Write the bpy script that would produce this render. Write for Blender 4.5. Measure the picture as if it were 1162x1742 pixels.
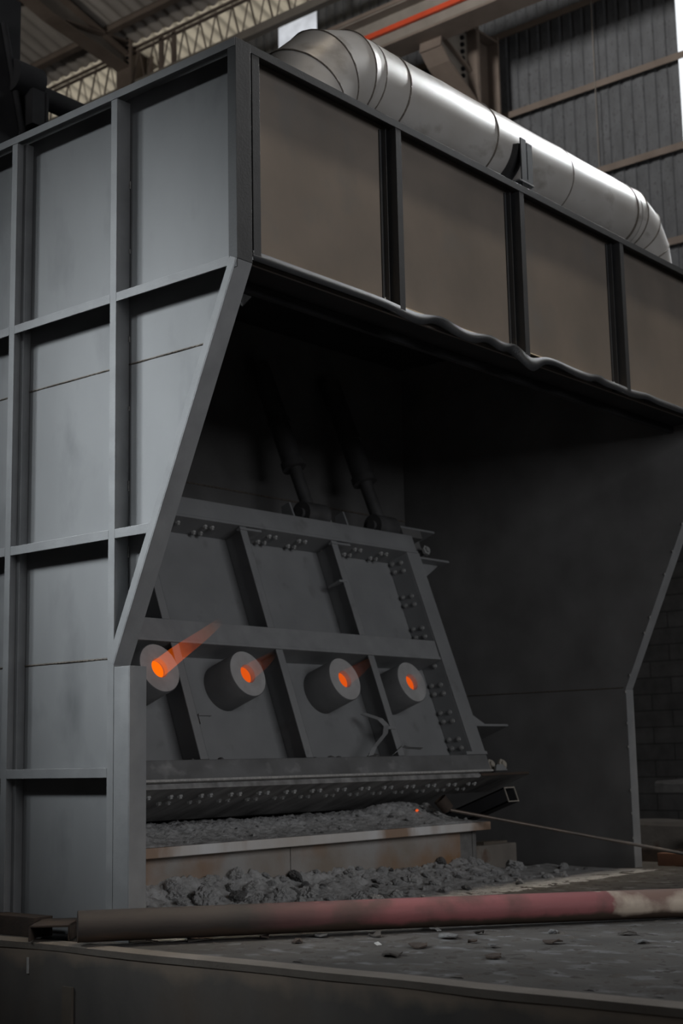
import bpy, bmesh, math, random
from mathutils import Vector, Matrix, noise
random.seed(7)
for o in list(bpy.data.objects):
    bpy.data.objects.remove(o)
SC = bpy.context.scene
COL = SC.collection
R = math.radians

# ------------------------------------------------------------------ camera
F, YAW, PIT, ROL = 2480.68, 0.8760464, 0.1682099, -0.0200676
CAM = Vector((-5.8528, -5.6298, 1.0156))
fwd = Vector((math.sin(YAW) * math.cos(PIT), math.cos(YAW) * math.cos(PIT), math.sin(PIT)))
r0 = Vector((math.cos(YAW), -math.sin(YAW), 0)); u0 = r0.cross(fwd)
rt = r0 * math.cos(ROL) + u0 * math.sin(ROL); up = rt.cross(fwd)
cd = bpy.data.cameras.new('camera'); cam = bpy.data.objects.new('camera', cd); COL.objects.link(cam)
cam.matrix_world = Matrix(((rt.x, up.x, -fwd.x, CAM.x), (rt.y, up.y, -fwd.y, CAM.y), (rt.z, up.z, -fwd.z, CAM.z), (0, 0, 0, 1)))
cd.sensor_fit = 'VERTICAL'; cd.sensor_height = 36.0; cd.lens = F / 1742 * 36.0
cd.clip_start = 0.05; cd.clip_end = 300
cd.dof.use_dof = True; cd.dof.focus_distance = 8.9; cd.dof.aperture_fstop = 2.2
SC.camera = cam

# ------------------------------------------------------------------ world, daylight, exposure
vs = SC.view_settings
vs.view_transform = 'Standard'; vs.look = 'None'; vs.gamma = 1.0; vs.exposure = 0.0; vs.use_curve_mapping = False
w = bpy.data.worlds.new('daylight'); SC.world = w; w.use_nodes = True
bg = w.node_tree.nodes['Background']; bg.inputs['Color'].default_value = (0.93, 0.96, 1.0, 1); bg.inputs['Strength'].default_value = 1.15


def area(name, loc, target, sx, sy, power, col):
    l = bpy.data.lights.new(name, 'AREA'); l.shape = 'RECTANGLE'; l.size = sx; l.size_y = sy
    l.energy = power; l.color = col
    o = bpy.data.objects.new(name, l); COL.objects.link(o); o.location = loc
    o.rotation_euler = (Vector(target) - Vector(loc)).to_track_quat('-Z', 'Y').to_euler()
    return o


# area lamps: west windows not modelled, fills added, only the east opening is built
for wy, wpow in ((2.4, 5.2), (6.5, 11.5), (9.4, 13.0)):
    area('west_window_daylight', (-8.0, wy, 9.9), (0, 0.75, 2.5), 1.5, 2.4, wpow, (0.90, 0.96, 1.0)).data.spread = R(18)
area('warm_front_fill', (4.8, -7.8, 13.0), (3.2, 1.0, 1.5), 7, 2.5, 25, (1.0, 0.86, 0.70))  # warm lamp added above the front; the roof is closed there
area('header_ledge_fill', (3.3, -2.4, 13.4), (3.3, 0.02, 4.0), 8, 0.8, 15, (1.0, 0.86, 0.68)).data.spread = R(14)  # narrow lamp added to make the header panel bottoms glow
area('front_fill', (0.2, -13, 5.6), (2.0, 2, 1.0), 9, 5, 480, (0.96, 0.97, 1.0))  # broad lamp added to brighten the door; the front wall has no doorway
area('east_opening_daylight', (13.3, -0.7, 10.5), (5.8, 0.7, 6.3), 0.6, 6, 260, (0.93, 0.97, 1.0)).data.spread = R(60)
area('roof_fill', (-9, 9.5, 8.5), (11.3, 15.0, 15.2), 3, 2, 18, (1.0, 0.96, 0.9)).data.spread = R(26)  # lamp added to brighten the roof sheets at upper left
area('cladding_fill', (-9, 3.0, 9.2), (12.9, 4.6, 12.4), 4, 3, 170, (1.0, 0.98, 0.96)).data.spread = R(44)  # lamp added to brighten the wall cladding and roof underside


# ------------------------------------------------------------------ materials
def mat(name, c1, c2=None, rough=0.6, metal=0.0, scale=3.0, detail=5.0, bump=0.0, bscale=40.0, spots=None, spot_scale=9.0,
        spot_lo=0.62, spot_hi=0.7, stretch=(1, 1, 1), spec=0.5, rvar=0.0, lo=0.3, hi=0.7):
    m = bpy.data.materials.new(name); m.use_nodes = True
    nt = m.node_tree; N = nt.nodes; L = nt.links
    b = N['Principled BSDF']
    b.inputs['Roughness'].default_value = rough; b.inputs['Metallic'].default_value = metal
    b.inputs['Specular IOR Level'].default_value = spec
    if c2 is None: c2 = tuple(x * 0.8 for x in c1)
    tc = N.new('ShaderNodeTexCoord'); mp = N.new('ShaderNodeMapping'); mp.inputs['Scale'].default_value = stretch
    L.new(tc.outputs['Object'], mp.inputs['Vector'])
    n1 = N.new('ShaderNodeTexNoise'); n1.inputs['Scale'].default_value = scale; n1.inputs['Detail'].default_value = detail
    L.new(mp.outputs[0], n1.inputs['Vector'])
    rp = N.new('ShaderNodeValToRGB'); rp.color_ramp.elements[0].position = lo; rp.color_ramp.elements[1].position = hi
    rp.color_ramp.elements[0].color = (*c2, 1); rp.color_ramp.elements[1].color = (*c1, 1)
    L.new(n1.outputs['Fac'], rp.inputs[0])
    out = rp.outputs[0]
    if spots is not None:
        n2 = N.new('ShaderNodeTexNoise'); n2.inputs['Scale'].default_value = spot_scale; n2.inputs['Detail'].default_value = 6
        L.new(mp.outputs[0], n2.inputs['Vector'])
        mr = N.new('ShaderNodeMapRange'); mr.inputs['From Min'].default_value = spot_lo; mr.inputs['From Max'].default_value = spot_hi
        L.new(n2.outputs['Fac'], mr.inputs['Value'])
        mx = N.new('ShaderNodeMix'); mx.data_type = 'RGBA'
        L.new(mr.outputs[0], mx.inputs['Factor']); L.new(out, mx.inputs['A']); mx.inputs['B'].default_value = (*spots, 1)
        out = mx.outputs['Result']
    L.new(out, b.inputs['Base Color'])
    if rvar:
        mr2 = N.new('ShaderNodeMapRange'); mr2.inputs['To Min'].default_value = rough - rvar; mr2.inputs['To Max'].default_value = rough + rvar
        L.new(n1.outputs['Fac'], mr2.inputs['Value']); L.new(mr2.outputs[0], b.inputs['Roughness'])
    if bump:
        n3 = N.new('ShaderNodeTexNoise'); n3.inputs['Scale'].default_value = bscale; n3.inputs['Detail'].default_value = 4
        L.new(mp.outputs[0], n3.inputs['Vector'])
        bp = N.new('ShaderNodeBump'); bp.inputs['Strength'].default_value = bump; bp.inputs['Distance'].default_value = 0.02
        L.new(n3.outputs['Fac'], bp.inputs['Height']); L.new(bp.outputs[0], b.inputs['Normal'])
    return m


def emit(name, col, strength):
    m = bpy.data.materials.new(name); m.use_nodes = True
    b = m.node_tree.nodes['Principled BSDF']
    b.inputs['Base Color'].default_value = (0.02, 0.01, 0.0, 1)
    b.inputs['Emission Color'].default_value = (*col, 1); b.inputs['Emission Strength'].default_value = strength
    return m


M = {}
M['panel'] = mat('grey_painted_panel', (0.30, 0.305, 0.31), (0.255, 0.26, 0.265), 0.55, scale=1.6, stretch=(1, 1.3, 0.7), spots=(0.185, 0.19, 0.195), spot_scale=2.2, spot_lo=0.55, spot_hi=0.78, bump=0.03, bscale=25)
M['frame'] = mat('grey_painted_frame', (0.31, 0.315, 0.32), (0.25, 0.255, 0.26), 0.5, scale=6, bump=0.05, bscale=60)
M['bare'] = mat('bare_brown_steel_sheet', (0.24, 0.205, 0.175), (0.18, 0.158, 0.138), 0.5, metal=0.1, scale=1.8, spots=(0.19, 0.175, 0.16), spot_scale=2.5, spot_lo=0.58, spot_hi=0.75, bump=0.02, bscale=20, rvar=0.06)
M['dark_frame'] = mat('dark_primed_frame', (0.042, 0.043, 0.045), (0.032, 0.033, 0.035), 0.55, scale=7, bump=0.05, bscale=60)
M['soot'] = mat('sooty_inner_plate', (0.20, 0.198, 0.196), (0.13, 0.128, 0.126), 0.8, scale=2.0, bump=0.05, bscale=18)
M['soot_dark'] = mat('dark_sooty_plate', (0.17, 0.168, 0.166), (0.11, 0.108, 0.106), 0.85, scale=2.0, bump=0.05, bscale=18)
M['black_soot_shade'] = mat('black_soot_shade_plate', (0.045, 0.045, 0.048), (0.02, 0.02, 0.022), 0.9, scale=2.0)  # also stands in for shade on the square tube body
M['weld'] = mat('weld_bead', (0.22, 0.19, 0.16), (0.10, 0.085, 0.07), 0.6, metal=0.3, scale=60, bump=0.6, bscale=90)
M['weld_light'] = mat('bright_weld_tack', (0.55, 0.54, 0.52), (0.35, 0.34, 0.33), 0.5, scale=50, bump=0.4, bscale=70)
M['door'] = mat('grey_furnace_door_paint', (0.27, 0.275, 0.28), (0.225, 0.23, 0.235), 0.6, scale=3, spots=(0.17, 0.17, 0.17), spot_scale=4, spot_lo=0.6, spot_hi=0.75, bump=0.04, bscale=30)
M['beam'] = mat('dusty_door_beam', (0.19, 0.193, 0.196), (0.11, 0.11, 0.11), 0.7, scale=4, stretch=(0.7, 1, 1), spots=(0.33, 0.33, 0.33), spot_scale=6, spot_lo=0.6, spot_hi=0.8, bump=0.1, bscale=40)
M['scorched'] = mat('scorched_streaky_plate', (0.36, 0.355, 0.35), (0.15, 0.147, 0.144), 0.75, scale=9, stretch=(1, 0.25, 1), bump=0.15, bscale=30)
M['bolt'] = mat('bolt_steel', (0.40, 0.40, 0.395), (0.30, 0.30, 0.296), 0.5, metal=0.1, scale=30)
M['big_bolt'] = mat('dusty_brown_bolt', (0.46, 0.42, 0.36), (0.34, 0.31, 0.27), 0.6, scale=30)
M['burner'] = mat('burner_casing', (0.17, 0.172, 0.175), (0.13, 0.132, 0.135), 0.65, scale=5, bump=0.04, bscale=40)
M['burner_face'] = mat('pale_burner_face', (0.47, 0.47, 0.47), (0.37, 0.365, 0.36), 0.7, scale=8, bump=0.1, bscale=60)
M['hydraulic'] = mat('dark_hydraulic_steel', (0.10, 0.10, 0.102), (0.06, 0.06, 0.06), 0.45, scale=6)
M['duct'] = mat('duct_sheet_steel', (0.70, 0.68, 0.655), (0.58, 0.55, 0.51), 0.4, metal=0.3, scale=2.5, stretch=(0.6, 1, 1), spots=(0.40, 0.37, 0.33), spot_scale=5, spot_lo=0.58, spot_hi=0.75, bump=0.03, bscale=10, rvar=0.07)
M['slab'] = mat('ash_stained_slab', (0.80, 0.81, 0.82), (0.60, 0.55, 0.50), 0.75, scale=2.2, stretch=(1, 1, 0.35), spots=(0.36, 0.25, 0.18), spot_scale=1.7, spot_lo=0.50, spot_hi=0.62, bump=0.15, bscale=30)
M['plinth'] = mat('rust_stained_plinth', (0.42, 0.42, 0.42), (0.28, 0.235, 0.19), 0.8, scale=1.8, spots=(0.30, 0.175, 0.095), spot_scale=1.3, spot_lo=0.45, spot_hi=0.63, bump=0.15, bscale=25)
M['ash'] = mat('grey_ash', (0.50, 0.50, 0.50), (0.28, 0.277, 0.273), 0.95, scale=9, spots=(0.6, 0.6, 0.6), spot_scale=40, spot_lo=0.62, spot_hi=0.72, bump=0.5, bscale=60)
M['grit'] = mat('brown_floor_grit', (0.105, 0.092, 0.08), (0.045, 0.04, 0.036), 0.95, scale=3.5, detail=9, spots=(0.16, 0.16, 0.162), spot_scale=12, spot_lo=0.6, spot_hi=0.75, bump=0.4, bscale=60)
M['slag'] = mat('clinker_grey', (0.62, 0.62, 0.62), (0.32, 0.317, 0.313), 0.95, scale=14, bump=0.6, bscale=50)
M['slag_pale'] = mat('clinker_pale', (0.64, 0.64, 0.63), (0.42, 0.415, 0.41), 0.95, scale=14, bump=0.6, bscale=50)
M['slag_dark'] = mat('clinker_dark', (0.24, 0.238, 0.235), (0.12, 0.118, 0.116), 0.95, scale=14, bump=0.6, bscale=50)
M['floor'] = mat('dusty_steel_floor', (0.10, 0.092, 0.084), (0.055, 0.05, 0.046), 0.85, scale=2.4, detail=9, stretch=(1.2, 0.8, 1), spots=(0.20, 0.20, 0.205), spot_scale=6, spot_lo=0.55, spot_hi=0.72, bump=0.25, bscale=45)
M['edge'] = mat('worn_floor_edge', (0.27, 0.24, 0.21), (0.19, 0.165, 0.14), 0.8, scale=3, bump=0.2, bscale=40)
M['riser'] = mat('stained_floor_riser', (0.19, 0.172, 0.155), (0.10, 0.096, 0.092), 0.8, scale=1.6, stretch=(1, 1, 0.6), spots=(0.15, 0.12, 0.095), spot_scale=1.9, spot_lo=0.5, spot_hi=0.75, bump=0.1, bscale=20)
M['rust'] = mat('dark_rust', (0.085, 0.058, 0.042), (0.045, 0.035, 0.03), 0.85, scale=8, bump=0.2, bscale=60)
M['rod'] = mat('rod_steel', (0.20, 0.155, 0.125), (0.09, 0.085, 0.08), 0.42, metal=0.4, scale=3)
M['cladding'] = mat('grey_corrugated_cladding', (0.125, 0.128, 0.134), (0.088, 0.09, 0.094), 0.7, scale=7, detail=8, stretch=(1, 1, 0.5), spots=(0.07, 0.07, 0.072), spot_scale=28, spot_lo=0.56, spot_hi=0.66)
M['roof'] = mat('fibre_cement_roof_sheet', (0.46, 0.42, 0.38), (0.33, 0.30, 0.27), 0.9, scale=3, stretch=(0.4, 1, 1), bump=0.1, bscale=30)
M['masonry'] = None
M['primer'] = mat('red_brown_primed_steel', (0.19, 0.150, 0.122), (0.145, 0.112, 0.09), 0.6, scale=3)
M['cream'] = mat('cream_painted_steel', (0.25, 0.222, 0.19), (0.19, 0.168, 0.142), 0.6, scale=3)
M['black'] = mat('black_machinery', (0.014, 0.014, 0.015), (0.007, 0.007, 0.008), 0.9, scale=4, spec=0.15)
M['red'] = mat('red_conductor', (0.62, 0.075, 0.025), (0.52, 0.06, 0.02), 0.5, scale=4)
M['stone'] = mat('rough_concrete', (0.24, 0.235, 0.225), (0.14, 0.135, 0.13), 0.9, scale=6, bump=0.4, bscale=30)
M['kerb'] = mat('dusty_kerb', (0.26, 0.235, 0.205), (0.19, 0.17, 0.15), 0.9, scale=4, spots=(0.15, 0.10, 0.075), spot_scale=4, spot_lo=0.58, spot_hi=0.7, bump=0.2, bscale=30)
M['rustbox'] = mat('rust_red_bar', (0.20, 0.095, 0.055), (0.14, 0.065, 0.04), 0.8, scale=7)
M['dull_board'] = mat('dull_pale_board', (0.21, 0.205, 0.20), (0.15, 0.145, 0.14), 0.8, scale=5, spots=(0.19, 0.10, 0.08), spot_scale=6, spot_lo=0.58, spot_hi=0.7)
M['tan'] = mat('tan_batten', (0.17, 0.145, 0.115), (0.13, 0.11, 0.09), 0.8, scale=5)
M['glow'] = emit('glowing_furnace_mouth', (1.0, 0.135, 0.0), 1.0)
M['glow2'] = emit('dimmer_furnace_mouth', (0.66, 0.075, 0.003), 1.0)
M['ember'] = emit('ember', (1.0, 0.12, 0.02), 0.8)
M['bounce_sill'] = mat('cream_bounce_strip', (0.82, 0.70, 0.50), (0.70, 0.60, 0.43), 0.9, scale=9)  # pale colour chosen to bounce light onto the header panels
M['glint'] = mat('shiny_foil_scrap', (0.85, 0.85, 0.82), (0.7, 0.7, 0.68), 0.3, metal=0.4, scale=20)


def tweak_window(name, col, st, scale):
    m = emit(name, col, st); nt = m.node_tree; N = nt.nodes; L = nt.links
    tc = N.new('ShaderNodeTexCoord'); n = N.new('ShaderNodeTexNoise'); n.inputs['Scale'].default_value = scale
    L.new(tc.outputs['Object'], n.inputs['Vector'])
    rp = N.new('ShaderNodeValToRGB'); rp.color_ramp.elements[0].position = 0.35; rp.color_ramp.elements[1].position = 0.65
    rp.color_ramp.elements[0].color = (*[c * 0.72 for c in col], 1); rp.color_ramp.elements[1].color = (*col, 1)
    L.new(n.outputs['Fac'], rp.inputs[0]); L.new(rp.outputs[0], N['Principled BSDF'].inputs['Emission Color'])
    return m


M['window'] = tweak_window('daylit_frosted_pane', (0.74, 0.77, 0.82), 0.85, 3.0)


def translucent(name, col, mixf):
    m = bpy.data.materials.new(name); m.use_nodes = True; nt = m.node_tree; N = nt.nodes; L = nt.links
    N.remove(N['Principled BSDF'])
    d = N.new('ShaderNodeBsdfDiffuse'); t = N.new('ShaderNodeBsdfTranslucent'); mx = N.new('ShaderNodeMixShader')
    tc = N.new('ShaderNodeTexCoord'); n = N.new('ShaderNodeTexNoise'); n.inputs['Scale'].default_value = 2.5; n.inputs['Detail'].default_value = 6
    L.new(tc.outputs['Object'], n.inputs['Vector'])
    rp = N.new('ShaderNodeValToRGB'); rp.color_ramp.elements[0].color = (*[c * 0.8 for c in col], 1); rp.color_ramp.elements[1].color = (*col, 1)
    rp.color_ramp.elements[0].position = 0.3; rp.color_ramp.elements[1].position = 0.7
    L.new(n.outputs['Fac'], rp.inputs[0])
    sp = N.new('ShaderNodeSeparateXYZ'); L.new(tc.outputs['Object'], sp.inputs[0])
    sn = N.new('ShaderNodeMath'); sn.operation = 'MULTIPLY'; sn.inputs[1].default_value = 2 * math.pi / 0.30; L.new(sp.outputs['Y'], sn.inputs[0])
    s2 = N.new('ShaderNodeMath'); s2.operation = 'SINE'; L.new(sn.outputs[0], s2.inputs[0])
    mr = N.new('ShaderNodeMapRange'); mr.inputs['From Min'].default_value = -0.6; mr.inputs['From Max'].default_value = 0.8; mr.inputs['To Min'].default_value = 0.62; mr.inputs['To Max'].default_value = 1.2  # stripes along Y put the corrugation shading into the sheet colour
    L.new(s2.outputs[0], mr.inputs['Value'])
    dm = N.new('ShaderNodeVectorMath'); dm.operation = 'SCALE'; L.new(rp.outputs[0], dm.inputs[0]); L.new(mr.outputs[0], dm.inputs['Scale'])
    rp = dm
    L.new(rp.outputs[0], d.inputs[0]); L.new(rp.outputs[0], t.inputs[0]); mx.inputs[0].default_value = mixf
    L.new(d.outputs[0], mx.inputs[1]); L.new(t.outputs[0], mx.inputs[2]); L.new(mx.outputs[0], N['Material Output'].inputs[0])
    return m


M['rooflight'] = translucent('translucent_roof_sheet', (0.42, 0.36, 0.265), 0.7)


def masonry_mat():
    m = mat('dark_block_masonry', (0.14, 0.135, 0.132), (0.09, 0.087, 0.084), 0.95, scale=5, bump=0.5, bscale=22)
    nt = m.node_tree; N = nt.nodes; L = nt.links; b = N['Principled BSDF']
    src = b.inputs['Base Color'].links[0].from_socket
    tc = N.new('ShaderNodeTexCoord'); sp = N.new('ShaderNodeSeparateXYZ'); cb = N.new('ShaderNodeCombineXYZ')
    L.new(tc.outputs['Object'], sp.inputs[0]); L.new(sp.outputs['Y'], cb.inputs['X']); L.new(sp.outputs['Z'], cb.inputs['Y'])
    br = N.new('ShaderNodeTexBrick'); br.inputs['Scale'].default_value = 1.0
    br.inputs['Brick Width'].default_value = 0.62; br.inputs['Row Height'].default_value = 0.23; br.inputs['Mortar Size'].default_value = 0.008
    br.inputs['Color1'].default_value = (1, 1, 1, 1); br.inputs['Color2'].default_value = (0.8, 0.8, 0.8, 1); br.inputs['Mortar'].default_value = (0.35, 0.35, 0.35, 1)
    L.new(cb.outputs[0], br.inputs['Vector'])
    mx = N.new('ShaderNodeMix'); mx.data_type = 'RGBA'; mx.blend_type = 'MULTIPLY'; mx.inputs['Factor'].default_value = 1
    L.new(src, mx.inputs['A']); L.new(br.outputs['Color'], mx.inputs['B']); L.new(mx.outputs['Result'], b.inputs['Base Color'])
    return m


M['masonry'] = masonry_mat()


def crust(m):
    nt = m.node_tree; N = nt.nodes; L = nt.links; b = N['Principled BSDF']; src = b.inputs['Base Color'].links[0].from_socket
    tc = N.new('ShaderNodeTexCoord'); sp = N.new('ShaderNodeSeparateXYZ'); n = N.new('ShaderNodeTexNoise'); n.inputs['Scale'].default_value = 2.6; n.inputs['Detail'].default_value = 7
    L.new(tc.outputs['Object'], sp.inputs[0]); L.new(tc.outputs['Object'], n.inputs['Vector'])
    ad = N.new('ShaderNodeMath'); ad.operation = 'MULTIPLY_ADD'; ad.inputs[1].default_value = 0.34; L.new(n.outputs['Fac'], ad.inputs[0]); L.new(sp.outputs['Z'], ad.inputs[2])
    mr = N.new('ShaderNodeMapRange'); mr.inputs['From Min'].default_value = 0.06; mr.inputs['From Max'].default_value = 0.13; L.new(ad.outputs[0], mr.inputs['Value'])
    mx = N.new('ShaderNodeMix'); mx.data_type = 'RGBA'; L.new(mr.outputs[0], mx.inputs['Factor']); L.new(src, mx.inputs['A']); mx.inputs['B'].default_value = (0.27, 0.22, 0.175, 1)
    L.new(mx.outputs['Result'], b.inputs['Base Color'])


crust(M['riser'])


def pipe_mat():
    m = mat('painted_rusty_pipe', (0.075, 0.06, 0.052), (0.045, 0.038, 0.034), 0.7, scale=5, stretch=(0.4, 1, 1), bump=0.1, bscale=30)
    nt = m.node_tree; N = nt.nodes; L = nt.links; b = N['Principled BSDF']
    base = b.inputs['Base Color'].links[0].from_socket
    tc = N.new('ShaderNodeTexCoord'); sp = N.new('ShaderNodeSeparateXYZ'); L.new(tc.outputs['Object'], sp.inputs[0])
    n = N.new('ShaderNodeTexNoise'); n.inputs['Scale'].default_value = 3.0; n.inputs['Detail'].default_value = 6; L.new(tc.outputs['Object'], n.inputs['Vector'])
    ad = N.new('ShaderNodeMath'); ad.operation = 'MULTIPLY_ADD'; ad.inputs[1].default_value = 0.9; L.new(n.outputs['Fac'], ad.inputs[0]); L.new(sp.outputs['X'], ad.inputs[2])

    def step(a, c, lo, hi, col):
        mr = N.new('ShaderNodeMapRange'); mr.inputs['From Min'].default_value = lo; mr.inputs['From Max'].default_value = hi
        L.new(ad.outputs[0], mr.inputs['Value'])
        mx = N.new('ShaderNodeMix'); mx.data_type = 'RGBA'; L.new(mr.outputs[0], mx.inputs['Factor']); L.new(a, mx.inputs['A'])
        if c is not None: L.new(c, mx.inputs['B'])
        else: mx.inputs['B'].default_value = (*col, 1)
        return mx.outputs['Result']
    red = N.new('ShaderNodeValToRGB'); red.color_ramp.elements[0].color = (0.17, 0.078, 0.07, 1); red.color_ramp.elements[1].color = (0.31, 0.105, 0.108, 1)
    red.color_ramp.elements[0].position = 0.36; red.color_ramp.elements[1].position = 0.5
    L.new(n.outputs['Fac'], red.inputs[0])
    wh = N.new('ShaderNodeValToRGB'); wh.color_ramp.elements[0].color = (0.24, 0.15, 0.12, 1); wh.color_ramp.elements[1].color = (0.60, 0.50, 0.40, 1)
    wh.color_ramp.elements[0].position = 0.42; wh.color_ramp.elements[1].position = 0.56
    L.new(n.outputs['Fac'], wh.inputs[0])
    s = step(base, red.outputs[0], 1.5, 2.3, None)
    s = step(s, wh.outputs[0], 3.62, 3.66, None)
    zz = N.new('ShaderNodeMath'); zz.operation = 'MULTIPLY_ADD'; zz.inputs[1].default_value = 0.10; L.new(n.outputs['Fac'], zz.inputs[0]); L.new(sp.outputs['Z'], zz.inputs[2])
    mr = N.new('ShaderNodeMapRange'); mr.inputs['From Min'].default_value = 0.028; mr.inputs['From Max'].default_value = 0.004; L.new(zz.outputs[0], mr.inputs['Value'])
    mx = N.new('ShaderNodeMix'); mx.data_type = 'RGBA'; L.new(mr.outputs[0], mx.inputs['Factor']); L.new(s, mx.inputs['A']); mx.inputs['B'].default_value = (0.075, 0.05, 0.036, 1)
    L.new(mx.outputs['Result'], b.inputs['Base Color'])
    return m


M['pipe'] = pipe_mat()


def flame_mat():
    m = bpy.data.materials.new('orange_flame'); m.use_nodes = True; nt = m.node_tree; N = nt.nodes; L = nt.links
    N.remove(N['Principled BSDF'])
    e = N.new('ShaderNodeEmission'); t = N.new('ShaderNodeBsdfTransparent'); ad = N.new('ShaderNodeAddShader')
    tc = N.new('ShaderNodeTexCoord'); sp = N.new('ShaderNodeSeparateXYZ'); L.new(tc.outputs['Object'], sp.inputs[0])
    rp = N.new('ShaderNodeValToRGB'); cr = rp.color_ramp
    cr.elements[0].position = 0.0; cr.elements[0].color = (0.17, 0.026, 0.0, 1)
    cr.elements[1].position = 1.0; cr.elements[1].color = (0.0, 0.0, 0.0, 1)
    for p, c in ((0.42, (0.11, 0.015, 0.0)), (0.5, (0.045, 0.005, 0.0)), (0.8, (0.026, 0.006, 0.0))):
        el = cr.elements.new(p); el.color = (*c, 1)
    # one mesh per flame, object Z runs 0..1 along the jet
    L.new(sp.outputs['Z'], rp.inputs[0]); L.new(rp.outputs[0], e.inputs[0])
    oi = N.new('ShaderNodeObjectInfo'); L.new(oi.outputs['Alpha'], e.inputs['Strength'])
    L.new(e.outputs[0], ad.inputs[0]); L.new(t.outputs[0], ad.inputs[1]); L.new(ad.outputs[0], N['Material Output'].inputs[0])
    return m


M['flame'] = flame_mat()


# ------------------------------------------------------------------ mesh helpers
class MB:
    def __init__(s): s.v = []; s.f = []; s.sm = []

    def add(s, vs_, fs, smooth=False):
        b = len(s.v); s.v += [tuple(v) for v in vs_]; s.f += [tuple(i + b for i in f) for f in fs]; s.sm += [smooth] * len(fs); return s

    def box(s, x0, x1, y0, y1, z0, z1):
        return s.add([(x0, y0, z0), (x1, y0, z0), (x1, y1, z0), (x0, y1, z0), (x0, y0, z1), (x1, y0, z1), (x1, y1, z1), (x0, y1, z1)],
                     [(0, 3, 2, 1), (4, 5, 6, 7), (0, 1, 5, 4), (1, 2, 6, 5), (2, 3, 7, 6), (3, 0, 4, 7)])

    def prism(s, poly, d):
        """poly: list of 3d points (planar), extruded by vector d"""
        n = len(poly); d = Vector(d); a = [Vector(p) for p in poly]
        return s.add(a + [p + d for p in a], [tuple(range(n))[::-1], tuple(range(n, 2 * n))] + [(i, (i + 1) % n, (i + 1) % n + n, i + n) for i in range(n)])

    def tube(s, p0, p1, r, n=12, r1=None, cap=True, smooth=True):
        p0 = Vector(p0); p1 = Vector(p1); ax = (p1 - p0).normalized()
        a = ax.orthogonal().normalized(); b = ax.cross(a); r1 = r if r1 is None else r1
        v = []
        for p, q in ((p0, r), (p1, r1)):
            for i in range(n):
                t = 2 * math.pi * i / n; v.append(p + (a * math.cos(t) + b * math.sin(t)) * q)
        s.add(v, [(i, (i + 1) % n, (i + 1) % n + n, i + n) for i in range(n)], smooth)
        if cap:
            s.add(v[:n], [tuple(range(n))[::-1]]); s.add(v[n:], [tuple(range(n))])
        return s

    def loft(s, rings, smooth=True, closed=True, caps=False):
        n = len(rings[0]); v = [p for r_ in rings for p in r_]; f = []
        for k in range(len(rings) - 1):
            for i in range(n if closed else n - 1):
                j = (i + 1) % n; f.append((k * n + i, k * n + j, (k + 1) * n + j, (k + 1) * n + i))
        s.add(v, f, smooth)
        if caps: s.add(rings[0], [tuple(range(n))[::-1]]); s.add(rings[-1], [tuple(range(n))])
        return s

    def build(s, name, m, parent=None, bevel=0.0, keep=None):
        me = bpy.data.meshes.new(name); me.from_pydata([tuple(v) for v in s.v], [], s.f); me.update()
        me.polygons.foreach_set('use_smooth', s.sm)
        bm = bmesh.new(); bm.from_mesh(me); bmesh.ops.recalc_face_normals(bm, faces=bm.faces[:]); bm.to_mesh(me); bm.free()
        for mm in (m if isinstance(m, (list, tuple)) else [m]): me.materials.append(mm)
        o = bpy.data.objects.new(name, me); COL.objects.link(o)
        if parent is not None: o.parent = parent
        if bevel:
            bv = o.modifiers.new('bevel', 'BEVEL'); bv.width = bevel; bv.segments = 2; bv.limit_method = 'ANGLE'; bv.angle_limit = R(50)
        return o


def tag(o, label=None, cat=None, group=None, kind=None):
    if label: o['label'] = label
    if cat: o['category'] = cat
    if group: o['group'] = group
    if kind: o['kind'] = kind
    return o


def empty(name, loc, label, cat, group=None, rot=(0, 0, 0)):
    o = bpy.data.objects.new(name, None); COL.objects.link(o); o.location = loc; o.rotation_euler = rot
    o.empty_display_size = 0.1
    return tag(o, label, cat, group)


def wp(o, parent):
    """parent a mesh built in world coordinates without moving it"""
    o.parent = parent; o.matrix_parent_inverse = Matrix.LocRotScale(parent.location, parent.rotation_euler, None).inverted()
    return o


def sub(o, parent): o.parent = parent; return o


# ------------------------------------------------------------------ the hall: floor, walls, roof
fl = MB(); fl.box(-0.30, 12.6, -16, 30, -0.9, 0.0)
floor = tag(fl.build('floor', M['floor']), kind='structure')
fl = MB(); fl.box(-30, -0.30, -16, 30, -1.0, -0.72)
tag(fl.build('floor_lower', M['floor']), kind='structure')
ed = MB()                                    # worn steel nosing along the step in the floor
pts = []
for i in range(140):
    y = -6 + i * 0.12
    pts.append((y, 0.012 * noise.noise(Vector((y * 1.3, 2, 0)))))
rings = [[(-0.312 + d * 0.4, y, -0.032 + d), (-0.318 + d * 0.4, y, 0.004 + d * 0.5), (-0.20 + d, y, 0.010 + d * 0.5), (-0.20 + d, y, -0.05 + d)] for y, d in pts]
ed.loft(rings, smooth=False, caps=True)
tag(ed.build('trim_1', M['edge']), kind='structure')
rs = MB(); rs.box(-0.306, -0.298, -16, 30, -0.72, -0.02)
tag(rs.build('trim_2', M['riser']), kind='structure')

XW = 12.9
# corrugated cladding: one folded sheet from the masonry up to the eave
def corrugated(y0, y1, z0, z1, x, pitch=0.20, depth=0.028):
    prof = []
    y = y0
    while y < y1:
        prof += [(x, y), (x, y + pitch * 0.62), (x + depth, y + pitch * 0.70), (x + depth, y + pitch * 0.92)]
        y += pitch
    prof = [(a, min(b, y1)) for a, b in prof]
    b = MB(); b.loft([[(a, c, z0) for a, c in prof], [(a, c, z1) for a, c in prof]], smooth=False, closed=False)
    return b


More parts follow.
